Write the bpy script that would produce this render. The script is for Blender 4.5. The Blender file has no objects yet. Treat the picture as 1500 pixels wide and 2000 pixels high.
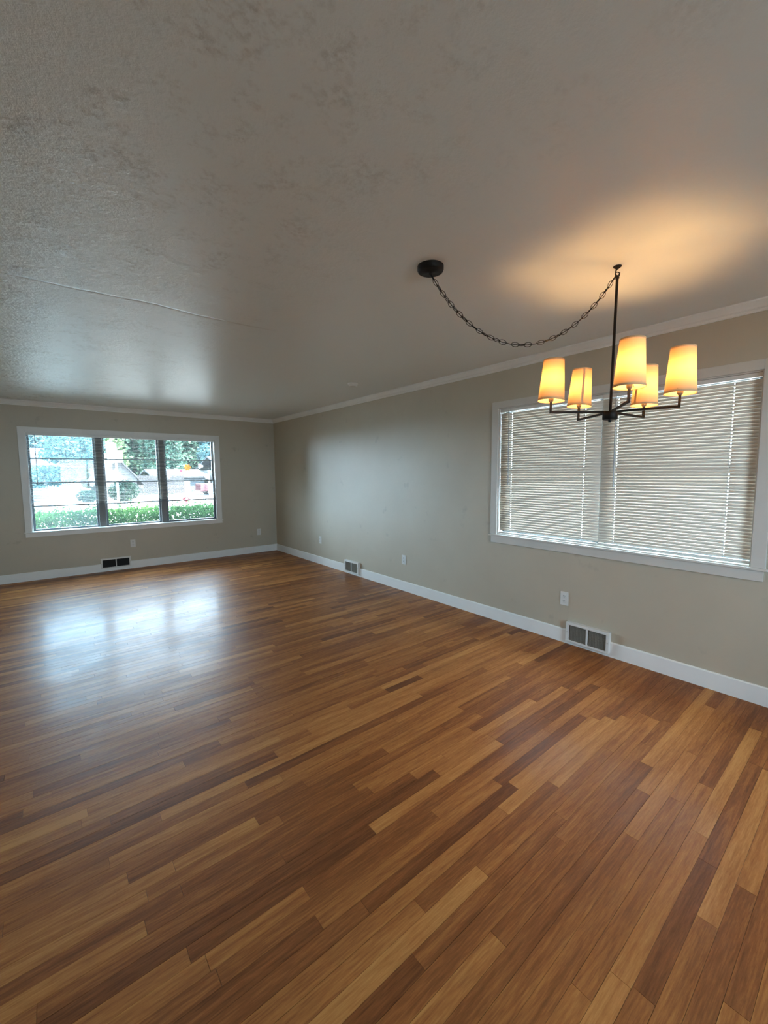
import bpy, math, random
from mathutils import Vector, Matrix, Quaternion, noise
random.seed(11)
S = bpy.context.scene
COL = S.collection
V = Vector
PI = math.pi

# ------------------------------------------------------------------ camera
F_PX = 826.39
YAW, PITCH, ROLL, CAM_H = 0.6725, -0.0910, -0.00702, 1.4389
cy, sy, cp, sp = math.cos(YAW), math.sin(YAW), math.cos(PITCH), math.sin(PITCH)
fwd = V((sy*cp, cy*cp, sp)); right = V((cy, -sy, 0)); upv = right.cross(fwd)
r2 = math.cos(ROLL)*right + math.sin(ROLL)*upv
u2 = -math.sin(ROLL)*right + math.cos(ROLL)*upv
cd = bpy.data.cameras.new('camera'); cam = bpy.data.objects.new('camera', cd); COL.objects.link(cam)
cd.sensor_fit = 'HORIZONTAL'; cd.sensor_width = 36; cd.lens = 36*F_PX/1500; cd.clip_start = 0.02; cd.clip_end = 500
cam.matrix_world = Matrix(((r2.x, u2.x, -fwd.x, 0), (r2.y, u2.y, -fwd.y, 0), (r2.z, u2.z, -fwd.z, CAM_H), (0, 0, 0, 1)))
S.camera = cam

# ------------------------------------------------------------------ world, sun, exposure
SKY = 37.0
SUN = 58.0
BULB = 152.0
S.view_settings.view_transform = 'Standard'; S.view_settings.look = 'None'
S.view_settings.gamma = 1.0; S.view_settings.use_curve_mapping = False
S.view_settings.exposure = 0.24
w = bpy.data.worlds.new('world'); S.world = w; w.use_nodes = True
bgn = w.node_tree.nodes['Background']; bgn.inputs[0].default_value = (0.58, 0.80, 1.0, 1); bgn.inputs[1].default_value = SKY
sd = bpy.data.lights.new('sun', 'SUN'); sun = bpy.data.objects.new('sun', sd); COL.objects.link(sun)
sd.energy = SUN; sd.angle = 0.01; sd.color = (1, 0.95, 0.86)
sun.rotation_euler = V((-0.25, 0.62, -1.0)).to_track_quat('-Z', 'Y').to_euler()

W, D, H = 3.369, 7.508, 2.44          # right wall x, far wall y, ceiling z
XL, YB = -1.27, -2.7                  # left wall x, back wall y
def portal(name, loc, rot, sx, sy_):
    l = bpy.data.lights.new(name, 'AREA'); l.shape = 'RECTANGLE'; l.size = sx; l.size_y = sy_
    l.cycles.is_portal = True
    o = bpy.data.objects.new(name, l); COL.objects.link(o); o.location = loc; o.rotation_euler = rot
portal('daylight_portal', (1.05, D+0.16, 1.35), (-PI/2, 0, 0), 2.5, 1.4)
portal('daylight_portal', (1.15, YB-0.16, 1.5), (PI/2, 0, 0), 1.8, 1.2)  # guides sky light through the added back window
cyc = S.cycles
cyc.max_bounces = 10; cyc.diffuse_bounces = 6; cyc.glossy_bounces = 4; cyc.transmission_bounces = 6; cyc.transparent_max_bounces = 24
cyc.sample_clamp_indirect = 6.0; cyc.caustics_reflective = False; cyc.caustics_refractive = False
cyc.use_denoising = True

# ------------------------------------------------------------------ materials
def newmat(name):
    m = bpy.data.materials.new(name); m.use_nodes = True
    nt = m.node_tree; b = nt.nodes['Principled BSDF']; return m, nt, b
def L(nt, a, b): nt.links.new(a, b)
def N(nt, t, **kw):
    n = nt.nodes.new(t)
    for k, v in kw.items(): setattr(n, k, v)
    return n
def rgba(c): return (c[0], c[1], c[2], 1)
def noisebump(nt, b, scale, strength, dist=0.001, detail=4, coord='Object', vec=None, rough=0.5):
    tc = N(nt, 'ShaderNodeTexCoord'); n = N(nt, 'ShaderNodeTexNoise'); n.inputs['Scale'].default_value = scale
    n.inputs['Detail'].default_value = detail; n.inputs['Roughness'].default_value = rough
    L(nt, tc.outputs[coord], n.inputs['Vector'])
    bp = N(nt, 'ShaderNodeBump'); bp.inputs['Strength'].default_value = strength; bp.inputs['Distance'].default_value = dist
    L(nt, n.outputs['Fac'], bp.inputs['Height']); L(nt, bp.outputs[0], b.inputs['Normal']); return n, bp
def plain(name, col, rough=0.5, metal=0, bump=None, var=0.0, vscale=4, spec=0.5):
    m, nt, b = newmat(name)
    b.inputs['Base Color'].default_value = rgba(col); b.inputs['Roughness'].default_value = rough; b.inputs['Metallic'].default_value = metal
    b.inputs['Specular IOR Level'].default_value = spec
    if bump: noisebump(nt, b, *bump)
    if var:
        tc = N(nt, 'ShaderNodeTexCoord'); n = N(nt, 'ShaderNodeTexNoise'); n.inputs['Scale'].default_value = vscale; n.inputs['Detail'].default_value = 5
        L(nt, tc.outputs['Object'], n.inputs['Vector'])
        r = N(nt, 'ShaderNodeValToRGB'); r.color_ramp.elements[0].position = .3; r.color_ramp.elements[1].position = .7
        r.color_ramp.elements[0].color = rgba([c*(1-var) for c in col]); r.color_ramp.elements[1].color = rgba([min(1, c*(1+var)) for c in col])
        L(nt, n.outputs['Fac'], r.inputs[0]); L(nt, r.outputs[0], b.inputs['Base Color'])
    return m
M = {}
M['trim'] = plain('white_painted_trim', (0.76, 0.74, 0.70), 0.38, bump=(60, 0.15, 0.001), var=0.04)
M['base'] = plain('white_painted_baseboard', (0.86, 0.85, 0.82), 0.38, bump=(60, 0.15, 0.001), var=0.03)
M['casing'] = plain('cream_window_trim', (0.62, 0.59, 0.54), 0.4, bump=(60, 0.15, 0.001), var=0.04)
M['black'] = plain('black_bronze_metal', (0.006, 0.005, 0.0045), 0.6, 0.0, spec=0.25)
M['white_metal'] = plain('white_enamel', (0.74, 0.72, 0.68), 0.4)
M['dark'] = plain('dark_void', (0.03, 0.027, 0.024), 0.8)
M['louvre'] = plain('grey_louvre_metal', (0.42, 0.39, 0.33), 0.5)
M['plastic'] = plain('white_plastic', (0.72, 0.71, 0.68), 0.35)
M['slot'] = plain('dark_slot', (0.05, 0.045, 0.04), 0.6)
M['alu'] = plain('grey_aluminium_sash', (0.1100, 0.1250, 0.1350), 0.4, 0.5)
M['mullion'] = plain('grey_painted_mullion', (0.1800, 0.1800, 0.1740), 0.5)
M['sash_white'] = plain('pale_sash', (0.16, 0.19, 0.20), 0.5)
M['socket'] = plain('grey_socket', (0.16, 0.14, 0.12), 0.5)
M['rail_backlit'] = plain('backlit_bottom_rail', (0.16, 0.17, 0.17), 0.5)  # backlit shade of the white rail put into its colour
M['cord'] = plain('grey_cord', (0.45, 0.46, 0.46), 0.7)
M['wand'] = plain('clear_grey_wand', (0.36, 0.37, 0.37), 0.25)
M['exterior'] = plain('outer_wall_board', (0.5, 0.5, 0.48), 0.8)

def wall_mat():
    m, nt, b = newmat('greige_wall_paint')
    tc = N(nt, 'ShaderNodeTexCoord')
    n = N(nt, 'ShaderNodeTexNoise'); n.inputs['Scale'].default_value = 1.1; n.inputs['Detail'].default_value = 6; n.inputs['Roughness'].default_value = .6
    L(nt, tc.outputs['Object'], n.inputs['Vector'])
    r = N(nt, 'ShaderNodeValToRGB'); r.color_ramp.elements[0].position = .35; r.color_ramp.elements[1].position = .7
    r.color_ramp.elements[0].color = rgba((0.480, 0.424, 0.330)); r.color_ramp.elements[1].color = rgba((0.530, 0.470, 0.368))
    L(nt, n.outputs['Fac'], r.inputs[0])
    # repaired patches: small darker smudges about the middle of the long wall
    n2 = N(nt, 'ShaderNodeTexNoise'); n2.inputs['Scale'].default_value = 7; n2.inputs['Detail'].default_value = 4
    L(nt, tc.outputs['Object'], n2.inputs['Vector'])
    mr = N(nt, 'ShaderNodeMapRange'); mr.inputs[1].default_value = .66; mr.inputs[2].default_value = .76
    L(nt, n2.outputs['Fac'], mr.inputs[0])
    mx = N(nt, 'ShaderNodeMix', data_type='RGBA'); mx.inputs[7].default_value = rgba((0.38, 0.34, 0.27))
    ml = N(nt, 'ShaderNodeMath', operation='MULTIPLY'); ml.inputs[1].default_value = .55
    L(nt, mr.outputs[0], ml.inputs[0]); L(nt, ml.outputs[0], mx.inputs[0]); L(nt, r.outputs[0], mx.inputs[6])
    L(nt, mx.outputs[2], b.inputs['Base Color'])
    b.inputs['Roughness'].default_value = .47
    n3 = N(nt, 'ShaderNodeTexNoise'); n3.inputs['Scale'].default_value = 90; n3.inputs['Detail'].default_value = 3
    L(nt, tc.outputs['Object'], n3.inputs['Vector'])
    # board seam under the window edge (a fine vertical ridge at y=1.75)
    sx = N(nt, 'ShaderNodeSeparateXYZ'); L(nt, tc.outputs['Object'], sx.inputs[0])
    a = N(nt, 'ShaderNodeMath', operation='SUBTRACT'); a.inputs[1].default_value = 1.752; L(nt, sx.outputs['Y'], a.inputs[0])
    ab = N(nt, 'ShaderNodeMath', operation='ABSOLUTE'); L(nt, a.outputs[0], ab.inputs[0])
    lt = N(nt, 'ShaderNodeMapRange'); lt.inputs[1].default_value = 0; lt.inputs[2].default_value = .004; lt.inputs[3].default_value = 2.5; lt.inputs[4].default_value = 0
    L(nt, ab.outputs[0], lt.inputs[0])
    n4 = N(nt, 'ShaderNodeTexNoise'); n4.inputs['Scale'].default_value = 3; n4.inputs['Detail'].default_value = 3
    L(nt, tc.outputs['Object'], n4.inputs['Vector'])
    m4 = N(nt, 'ShaderNodeMath', operation='MULTIPLY'); m4.inputs[1].default_value = 14; L(nt, n4.outputs['Fac'], m4.inputs[0])
    ad = N(nt, 'ShaderNodeMath', operation='ADD'); L(nt, n3.outputs['Fac'], ad.inputs[0]); L(nt, lt.outputs[0], ad.inputs[1])
    ad2 = N(nt, 'ShaderNodeMath', operation='ADD'); L(nt, ad.outputs[0], ad2.inputs[0]); L(nt, m4.outputs[0], ad2.inputs[1])
    bp = N(nt, 'ShaderNodeBump'); bp.inputs['Strength'].default_value = .5; bp.inputs['Distance'].default_value = .0007
    L(nt, ad2.outputs[0], bp.inputs['Height']); L(nt, bp.outputs[0], b.inputs['Normal'])
    return m
M['wall'] = wall_mat()

def ceiling_mat():
    m, nt, b = newmat('textured_ceiling_paint')
    tc = N(nt, 'ShaderNodeTexCoord'); P = tc.outputs['Object']
    big = N(nt, 'ShaderNodeTexNoise'); big.inputs['Scale'].default_value = 1.3; big.inputs['Detail'].default_value = 3; L(nt, P, big.inputs['Vector'])
    # worn patch mask: stronger towards the left side of the room, where the coat is rough and stained
    sx = N(nt, 'ShaderNodeSeparateXYZ'); L(nt, P, sx.inputs[0])
    gx = N(nt, 'ShaderNodeMapRange'); gx.inputs[1].default_value = 1.45; gx.inputs[2].default_value = -.1; L(nt, sx.outputs['X'], gx.inputs[0])
    fine = N(nt, 'ShaderNodeTexNoise'); fine.inputs['Scale'].default_value = 45; fine.inputs['Detail'].default_value = 5; fine.inputs['Roughness'].default_value = .65; L(nt, P, fine.inputs['Vector'])
    med = N(nt, 'ShaderNodeTexNoise'); med.inputs['Scale'].default_value = 5.5; med.inputs['Detail'].default_value = 6; med.inputs['Roughness'].default_value = .7; L(nt, P, med.inputs['Vector'])
    st = N(nt, 'ShaderNodeMapRange'); st.inputs[1].default_value = .50; st.inputs[2].default_value = .66; L(nt, med.outputs['Fac'], st.inputs[0])
    s2 = N(nt, 'ShaderNodeMath', operation='MULTIPLY'); L(nt, st.outputs[0], s2.inputs[0]); L(nt, gx.outputs[0], s2.inputs[1])
    f2 = N(nt, 'ShaderNodeMapRange'); f2.inputs[1].default_value = .42; f2.inputs[2].default_value = .6; L(nt, fine.outputs['Fac'], f2.inputs[0])
    s3 = N(nt, 'ShaderNodeMath', operation='MULTIPLY'); L(nt, s2.outputs[0], s3.inputs[0]); L(nt, f2.outputs[0], s3.inputs[1])
    s4 = N(nt, 'ShaderNodeMath', operation='MULTIPLY'); s4.inputs[1].default_value = .85; L(nt, s3.outputs[0], s4.inputs[0])
    # seam crack of the ceiling boards: runs along x at y ~ 2.88, wandering
    wn = N(nt, 'ShaderNodeTexNoise'); wn.inputs['Scale'].default_value = 2.2; wn.inputs['Detail'].default_value = 4; L(nt, P, wn.inputs['Vector'])
    wm = N(nt, 'ShaderNodeMath', operation='MULTIPLY_ADD'); wm.inputs[1].default_value = .10; wm.inputs[2].default_value = -2.93; L(nt, wn.outputs['Fac'], wm.inputs[0])
    sa = N(nt, 'ShaderNodeMath', operation='ADD'); L(nt, sx.outputs['Y'], sa.inputs[0]); L(nt, wm.outputs[0], sa.inputs[1])
    ab = N(nt, 'ShaderNodeMath', operation='ABSOLUTE'); L(nt, sa.outputs[0], ab.inputs[0])
    cr = N(nt, 'ShaderNodeMapRange'); cr.inputs[1].default_value = .003; cr.inputs[2].default_value = .018; cr.inputs[3].default_value = 1; cr.inputs[4].default_value = 0; L(nt, ab.outputs[0], cr.inputs[0])
    gx2 = N(nt, 'ShaderNodeMapRange'); gx2.inputs[1].default_value = 1.35; gx2.inputs[2].default_value = .9; L(nt, sx.outputs['X'], gx2.inputs[0])
    crm = N(nt, 'ShaderNodeMath', operation='MULTIPLY'); L(nt, cr.outputs[0], crm.inputs[0]); L(nt, gx2.outputs[0], crm.inputs[1])
    cr4 = N(nt, 'ShaderNodeMath', operation='MULTIPLY'); cr4.inputs[1].default_value = .8; L(nt, crm.outputs[0], cr4.inputs[0])
    mxs = N(nt, 'ShaderNodeMath', operation='MAXIMUM'); L(nt, s4.outputs[0], mxs.inputs[0]); L(nt, cr4.outputs[0], mxs.inputs[1])
    mx = N(nt, 'ShaderNodeMix', data_type='RGBA'); mx.inputs[6].default_value = rgba((0.78, 0.81, 0.80)); mx.inputs[7].default_value = rgba((0.38, 0.34, 0.29))
    L(nt, mxs.outputs[0], mx.inputs[0]); L(nt, mx.outputs[2], b.inputs['Base Color'])
    b.inputs['Roughness'].default_value = .36
    # relief
    h1 = N(nt, 'ShaderNodeMath', operation='MULTIPLY'); L(nt, fine.outputs['Fac'], h1.inputs[0])
    gb = N(nt, 'ShaderNodeMath', operation='MULTIPLY_ADD'); gb.inputs[1].default_value = 1.8; gb.inputs[2].default_value = .35; L(nt, gx.outputs[0], gb.inputs[0])
    L(nt, gb.outputs[0], h1.inputs[1])
    h2 = N(nt, 'ShaderNodeMath', operation='MULTIPLY_ADD'); h2.inputs[1].default_value = 3.0; mg = N(nt, 'ShaderNodeMath', operation='MULTIPLY'); L(nt, med.outputs['Fac'], mg.inputs[0]); L(nt, gb.outputs[0], mg.inputs[1]); L(nt, mg.outputs[0], h2.inputs[0]); L(nt, h1.outputs[0], h2.inputs[2])
    h3 = N(nt, 'ShaderNodeMath', operation='MULTIPLY_ADD'); h3.inputs[1].default_value = -1.2; L(nt, crm.outputs[0], h3.inputs[0]); L(nt, h2.outputs[0], h3.inputs[2])
    bp = N(nt, 'ShaderNodeBump'); bp.inputs['Strength'].default_value = .6; bp.inputs['Distance'].default_value = .003
    L(nt, h3.outputs[0], bp.inputs['Height']); L(nt, bp.outputs[0], b.inputs['Normal'])
    return m
M['ceiling'] = ceiling_mat()

def floor_mat():
    m, nt, b = newmat('oak_strip_floor')
    tc = N(nt, 'ShaderNodeTexCoord')
    tone = N(nt, 'ShaderNodeAttribute', attribute_name='tone'); seed = N(nt, 'ShaderNodeAttribute', attribute_name='seed')
    add = N(nt, 'ShaderNodeVectorMath', operation='ADD'); L(nt, tc.outputs['Object'], add.inputs[0]); L(nt, seed.outputs['Vector'], add.inputs[1])
    mp = N(nt, 'ShaderNodeMapping'); mp.inputs['Scale'].default_value = (1.6, 26, 1); L(nt, add.outputs[0], mp.inputs[0])
    g1 = N(nt, 'ShaderNodeTexNoise'); g1.inputs['Scale'].default_value = 1.0; g1.inputs['Detail'].default_value = 4; g1.inputs['Distortion'].default_value = .8; L(nt, mp.outputs[0], g1.inputs['Vector'])
    mp2 = N(nt, 'ShaderNodeMapping'); mp2.inputs['Scale'].default_value = (14, 190, 1); L(nt, add.outputs[0], mp2.inputs[0])
    g2 = N(nt, 'ShaderNodeTexNoise'); g2.inputs['Scale'].default_value = 1.0; g2.inputs['Detail'].default_value = 5; g2.inputs['Roughness'].default_value = .7; L(nt, mp2.outputs[0], g2.inputs['Vector'])
    # cathedral grain bands
    wv = N(nt, 'ShaderNodeTexWave', wave_type='BANDS', bands_direction='Y'); wv.inputs['Scale'].default_value = 22; wv.inputs['Distortion'].default_value = 9; wv.inputs['Detail'].default_value = 2; wv.inputs['Detail Scale'].default_value = 1.2
    mp3 = N(nt, 'ShaderNodeMapping'); mp3.inputs['Scale'].default_value = (.35, 1, 1); L(nt, add.outputs[0], mp3.inputs[0]); L(nt, mp3.outputs[0], wv.inputs['Vector'])
    a1 = N(nt, 'ShaderNodeMath', operation='MULTIPLY_ADD'); a1.inputs[1].default_value = 1.0; a1.inputs[2].default_value = -.5; L(nt, g1.outputs['Fac'], a1.inputs[0])
    a2 = N(nt, 'ShaderNodeMath', operation='MULTIPLY_ADD'); a2.inputs[1].default_value = 1.0; a2.inputs[2].default_value = -.5; L(nt, g2.outputs['Fac'], a2.inputs[0])
    a3 = N(nt, 'ShaderNodeMath', operation='MULTIPLY_ADD'); a3.inputs[1].default_value = .06; a3.inputs[2].default_value = -.03; L(nt, wv.outputs['Fac'], a3.inputs[0])
    s1 = N(nt, 'ShaderNodeMath', operation='ADD'); L(nt, tone.outputs['Fac'], s1.inputs[0]); L(nt, a1.outputs[0], s1.inputs[1])
    s2 = N(nt, 'ShaderNodeMath', operation='ADD'); L(nt, s1.outputs[0], s2.inputs[0]); L(nt, a2.outputs[0], s2.inputs[1])
    s3 = N(nt, 'ShaderNodeMath', operation='ADD'); L(nt, s2.outputs[0], s3.inputs[0]); L(nt, a3.outputs[0], s3.inputs[1])
    r = N(nt, 'ShaderNodeValToRGB'); e = r.color_ramp.elements
    e[0].position = 0; e[0].color = rgba((0.150, 0.048, 0.013)); e[1].position = 1; e[1].color = rgba((0.56, 0.25, 0.060))
    x = e.new(.35); x.color = rgba((0.265, 0.088, 0.020)); x = e.new(.65); x.color = rgba((0.41, 0.152, 0.032))
    L(nt, s3.outputs[0], r.inputs[0])
    hs = N(nt, 'ShaderNodeHueSaturation'); hs.inputs['Value'].default_value = .93; hs.inputs['Saturation'].default_value = .96; L(nt, r.outputs[0], hs.inputs['Color'])
    L(nt, hs.outputs[0], b.inputs['Base Color'])
    # worn finish: scuffs raise roughness
    sc = N(nt, 'ShaderNodeTexNoise'); sc.inputs['Scale'].default_value = 2.2; sc.inputs['Detail'].default_value = 7; sc.inputs['Roughness'].default_value = .7; L(nt, tc.outputs['Object'], sc.inputs['Vector'])
    mr = N(nt, 'ShaderNodeMapRange'); mr.inputs[1].default_value = .3; mr.inputs[2].default_value = .75; mr.inputs[3].default_value = .34; mr.inputs[4].default_value = .52; L(nt, sc.outputs['Fac'], mr.inputs[0])
    L(nt, mr.outputs[0], b.inputs['Roughness'])
    b.inputs['Specular IOR Level'].default_value = .10; b.inputs['Coat Weight'].default_value = .055; b.inputs['Coat Roughness'].default_value = .13
    # relief: grain + dents
    dn = N(nt, 'ShaderNodeTexNoise'); dn.inputs['Scale'].default_value = 30; dn.inputs['Detail'].default_value = 3; L(nt, tc.outputs['Object'], dn.inputs['Vector'])
    hb = N(nt, 'ShaderNodeMath', operation='MULTIPLY_ADD'); hb.inputs[1].default_value = .9; L(nt, dn.outputs['Fac'], hb.inputs[0]); L(nt, g2.outputs['Fac'], hb.inputs[2])
    hb2 = N(nt, 'ShaderNodeMath', operation='MULTIPLY_ADD'); hb2.inputs[1].default_value = 1.6; L(nt, g1.outputs['Fac'], hb2.inputs[0]); L(nt, hb.outputs[0], hb2.inputs[2])
    bp = N(nt, 'ShaderNodeBump'); bp.inputs['Strength'].default_value = .55; bp.inputs['Distance'].default_value = .0008
    L(nt, hb2.outputs[0], bp.inputs['Height']); L(nt, bp.outputs[0], b.inputs['Normal']); bc = N(nt, 'ShaderNodeBump'); bc.inputs['Strength'].default_value = .15; bc.inputs['Distance'].default_value = .0006; L(nt, hb2.outputs[0], bc.inputs['Height']); L(nt, bc.outputs[0], b.inputs['Coat Normal'])
    return m
M['floor'] = floor_mat()

def glass_mat(name, dust, tint):
    m = bpy.data.materials.new(name); m.use_nodes = True; nt = m.node_tree; nt.nodes.clear()
    out = N(nt, 'ShaderNodeOutputMaterial'); tr = N(nt, 'ShaderNodeBsdfTransparent'); tr.inputs[0].default_value = rgba(tint)
    gl = N(nt, 'ShaderNodeBsdfGlossy'); gl.inputs['Roughness'].default_value = .02
    fr = N(nt, 'ShaderNodeFresnel'); fr.inputs[0].default_value = 1.45
    df = N(nt, 'ShaderNodeBsdfTranslucent'); df.inputs[0].default_value = (.85, .95, 1, 1)
    m1 = N(nt, 'ShaderNodeMixShader'); m1.inputs[0].default_value = dust; L(nt, tr.outputs[0], m1.inputs[1]); L(nt, df.outputs[0], m1.inputs[2])
    m2 = N(nt, 'ShaderNodeMixShader'); L(nt, fr.outputs[0], m2.inputs[0]); L(nt, m1.outputs[0], m2.inputs[1]); L(nt, gl.outputs[0], m2.inputs[2])
    L(nt, m2.outputs[0], out.inputs[0]); return m
M['glass'] = glass_mat('window_glass', .006, (.97, .99, .98))
M['glass_dusty'] = glass_mat('dusty_window_glass', .022, (.80, .95, 1.0))

def trans_mat(name, col, trans, rough=.6, bump=None, tcol=None):
    m = bpy.data.materials.new(name); m.use_nodes = True; nt = m.node_tree; nt.nodes.clear()
    out = N(nt, 'ShaderNodeOutputMaterial'); d = N(nt, 'ShaderNodeBsdfDiffuse'); d.inputs[0].default_value = rgba(col)
    t = N(nt, 'ShaderNodeBsdfTranslucent'); t.inputs[0].default_value = rgba(tcol or col)
    mx = N(nt, 'ShaderNodeMixShader'); mx.inputs[0].default_value = trans
    L(nt, d.outputs[0], mx.inputs[1]); L(nt, t.outputs[0], mx.inputs[2]); L(nt, mx.outputs[0], out.inputs[0])
    if bump:
        tc = N(nt, 'ShaderNodeTexCoord'); n = N(nt, 'ShaderNodeTexNoise'); n.inputs['Scale'].default_value = bump[0]
        mp = N(nt, 'ShaderNodeMapping'); mp.inputs['Scale'].default_value = (1, 1, .04); L(nt, tc.outputs['Object'], mp.inputs[0]); L(nt, mp.outputs[0], n.inputs['Vector'])
        b = N(nt, 'ShaderNodeBump'); b.inputs['Strength'].default_value = bump[1]; b.inputs['Distance'].default_value = .001
        L(nt, n.outputs['Fac'], b.inputs['Height']); L(nt, b.outputs[0], d.inputs['Normal'])
    return m
M['slat'] = trans_mat('white_vinyl_slat', (0.71, 0.65, 0.57), .010, tcol=(.55, .68, .8))
M['shade'] = trans_mat('linen_lamp_shade', (0.66, 0.48, 0.28), .072, bump=(400, .4), tcol=(.95, .58, .24))
M['seam'] = trans_mat('linen_shade_seam', (0.72, 0.56, 0.38), .05, tcol=(.9, .55, .25))
def emis(name, col, s):
    m = bpy.data.materials.new(name); m.use_nodes = True; nt = m.node_tree; nt.nodes.clear()
    out = N(nt, 'ShaderNodeOutputMaterial'); e = N(nt, 'ShaderNodeEmission'); e.inputs[0].default_value = rgba(col); e.inputs[1].default_value = s
    L(nt, e.outputs[0], out.inputs[0]); return m
M['bulb'] = emis('lit_bulb_glass', (1.0, 0.57, 0.22), BULB)
def leaf_mat(name, c1, c2, trans=.35):
    m = bpy.data.materials.new(name); m.use_nodes = True; nt = m.node_tree; nt.nodes.clear()
    out = N(nt, 'ShaderNodeOutputMaterial'); tc = N(nt, 'ShaderNodeTexCoord'); n = N(nt, 'ShaderNodeTexNoise'); n.inputs['Scale'].default_value = 1.1; n.inputs['Detail'].default_value = 4
    L(nt, tc.outputs['Object'], n.inputs['Vector'])
    r = N(nt, 'ShaderNodeValToRGB'); r.color_ramp.elements[0].position = .35; r.color_ramp.elements[1].position = .65
    r.color_ramp.elements[0].color = rgba(c1); r.color_ramp.elements[1].color = rgba(c2); L(nt, n.outputs['Fac'], r.inputs[0])
    d = N(nt, 'ShaderNodeBsdfDiffuse'); t = N(nt, 'ShaderNodeBsdfTranslucent'); L(nt, r.outputs[0], d.inputs[0]); L(nt, r.outputs[0], t.inputs[0])
    mx = N(nt, 'ShaderNodeMixShader'); mx.inputs[0].default_value = trans
    L(nt, d.outputs[0], mx.inputs[1]); L(nt, t.outputs[0], mx.inputs[2]); L(nt, mx.outputs[0], out.inputs[0]); return m
M['leaf_a'] = leaf_mat('tree_foliage', (0.0286, 0.0611, 0.0478), (0.0736, 0.1309, 0.0905))
M['leaf_b'] = leaf_mat('yellow_green_foliage', (0.0492, 0.0872, 0.0429), (0.1062, 0.1570, 0.0763))
M['leaf_c'] = leaf_mat('blue_green_foliage', (0.0286, 0.0653, 0.0714), (0.0694, 0.1309, 0.1337))
M['hedge'] = leaf_mat('hedge_foliage', (.012, .032, .012), (.038, .080, .024))
M['bush'] = leaf_mat('dark_bush_foliage', (0.0079, 0.0184, 0.0158), (0.0211, 0.0395, 0.0263))
M['bark'] = plain('grey_bark', (0.0186, 0.0186, 0.0186), .9, bump=(20, .8, .02))
M['grass'] = plain('lawn_grass', (0.0326, 0.0558, 0.0232), .9, var=.3, vscale=3)
M['concrete'] = plain('pale_concrete', (0.25, 0.245, 0.23), .9, var=.06)
M['asphalt'] = plain('sunlit_asphalt', (0.20, 0.20, 0.20), .9, var=.08)
M['soil'] = plain('garden_soil', (0.0496, 0.0434, 0.0372), .95, var=.2)
M['sign'] = plain('blank_white_sign', (0.2480, 0.2480, 0.2480), .5)
M['galv'] = plain('galvanised_post', (0.0620, 0.0806, 0.0837), .5)
M['red'] = plain('red_hydrant_paint', (0.075, 0.003, 0.004), .5)
M['siding'] = plain('pale_blue_siding', (0.0259, 0.0346, 0.0404), .8)
M['stucco'] = plain('cream_stucco', (0.0577, 0.0562, 0.0533), .8)
M['roof'] = plain('grey_shingle', (0.0144, 0.0159, 0.0187), .9, var=.2, vscale=6)
M['fence'] = plain('weathered_fence', (0.0144, 0.0139, 0.0161), .9, var=.25, vscale=2)
M['carred'] = plain('dark_red_car_paint', (0.0372, 0.0046, 0.0070), .3)
M['carwhite'] = plain('white_car_paint', (0.0577, 0.0577, 0.0606), .3)
M['tyre'] = plain('tyre_rubber', (.03, .03, .03), .8)
M['carglass'] = plain('car_window_glass', (.05, .06, .08), .1)
M['film_orange'] = trans_mat('orange_film', (.36, .11, .02), .85)
M['film_white'] = trans_mat('white_film', (.30, .29, .27), .85)
M['film_pink'] = trans_mat('pink_film', (.30, .08, .11), .85)

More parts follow.
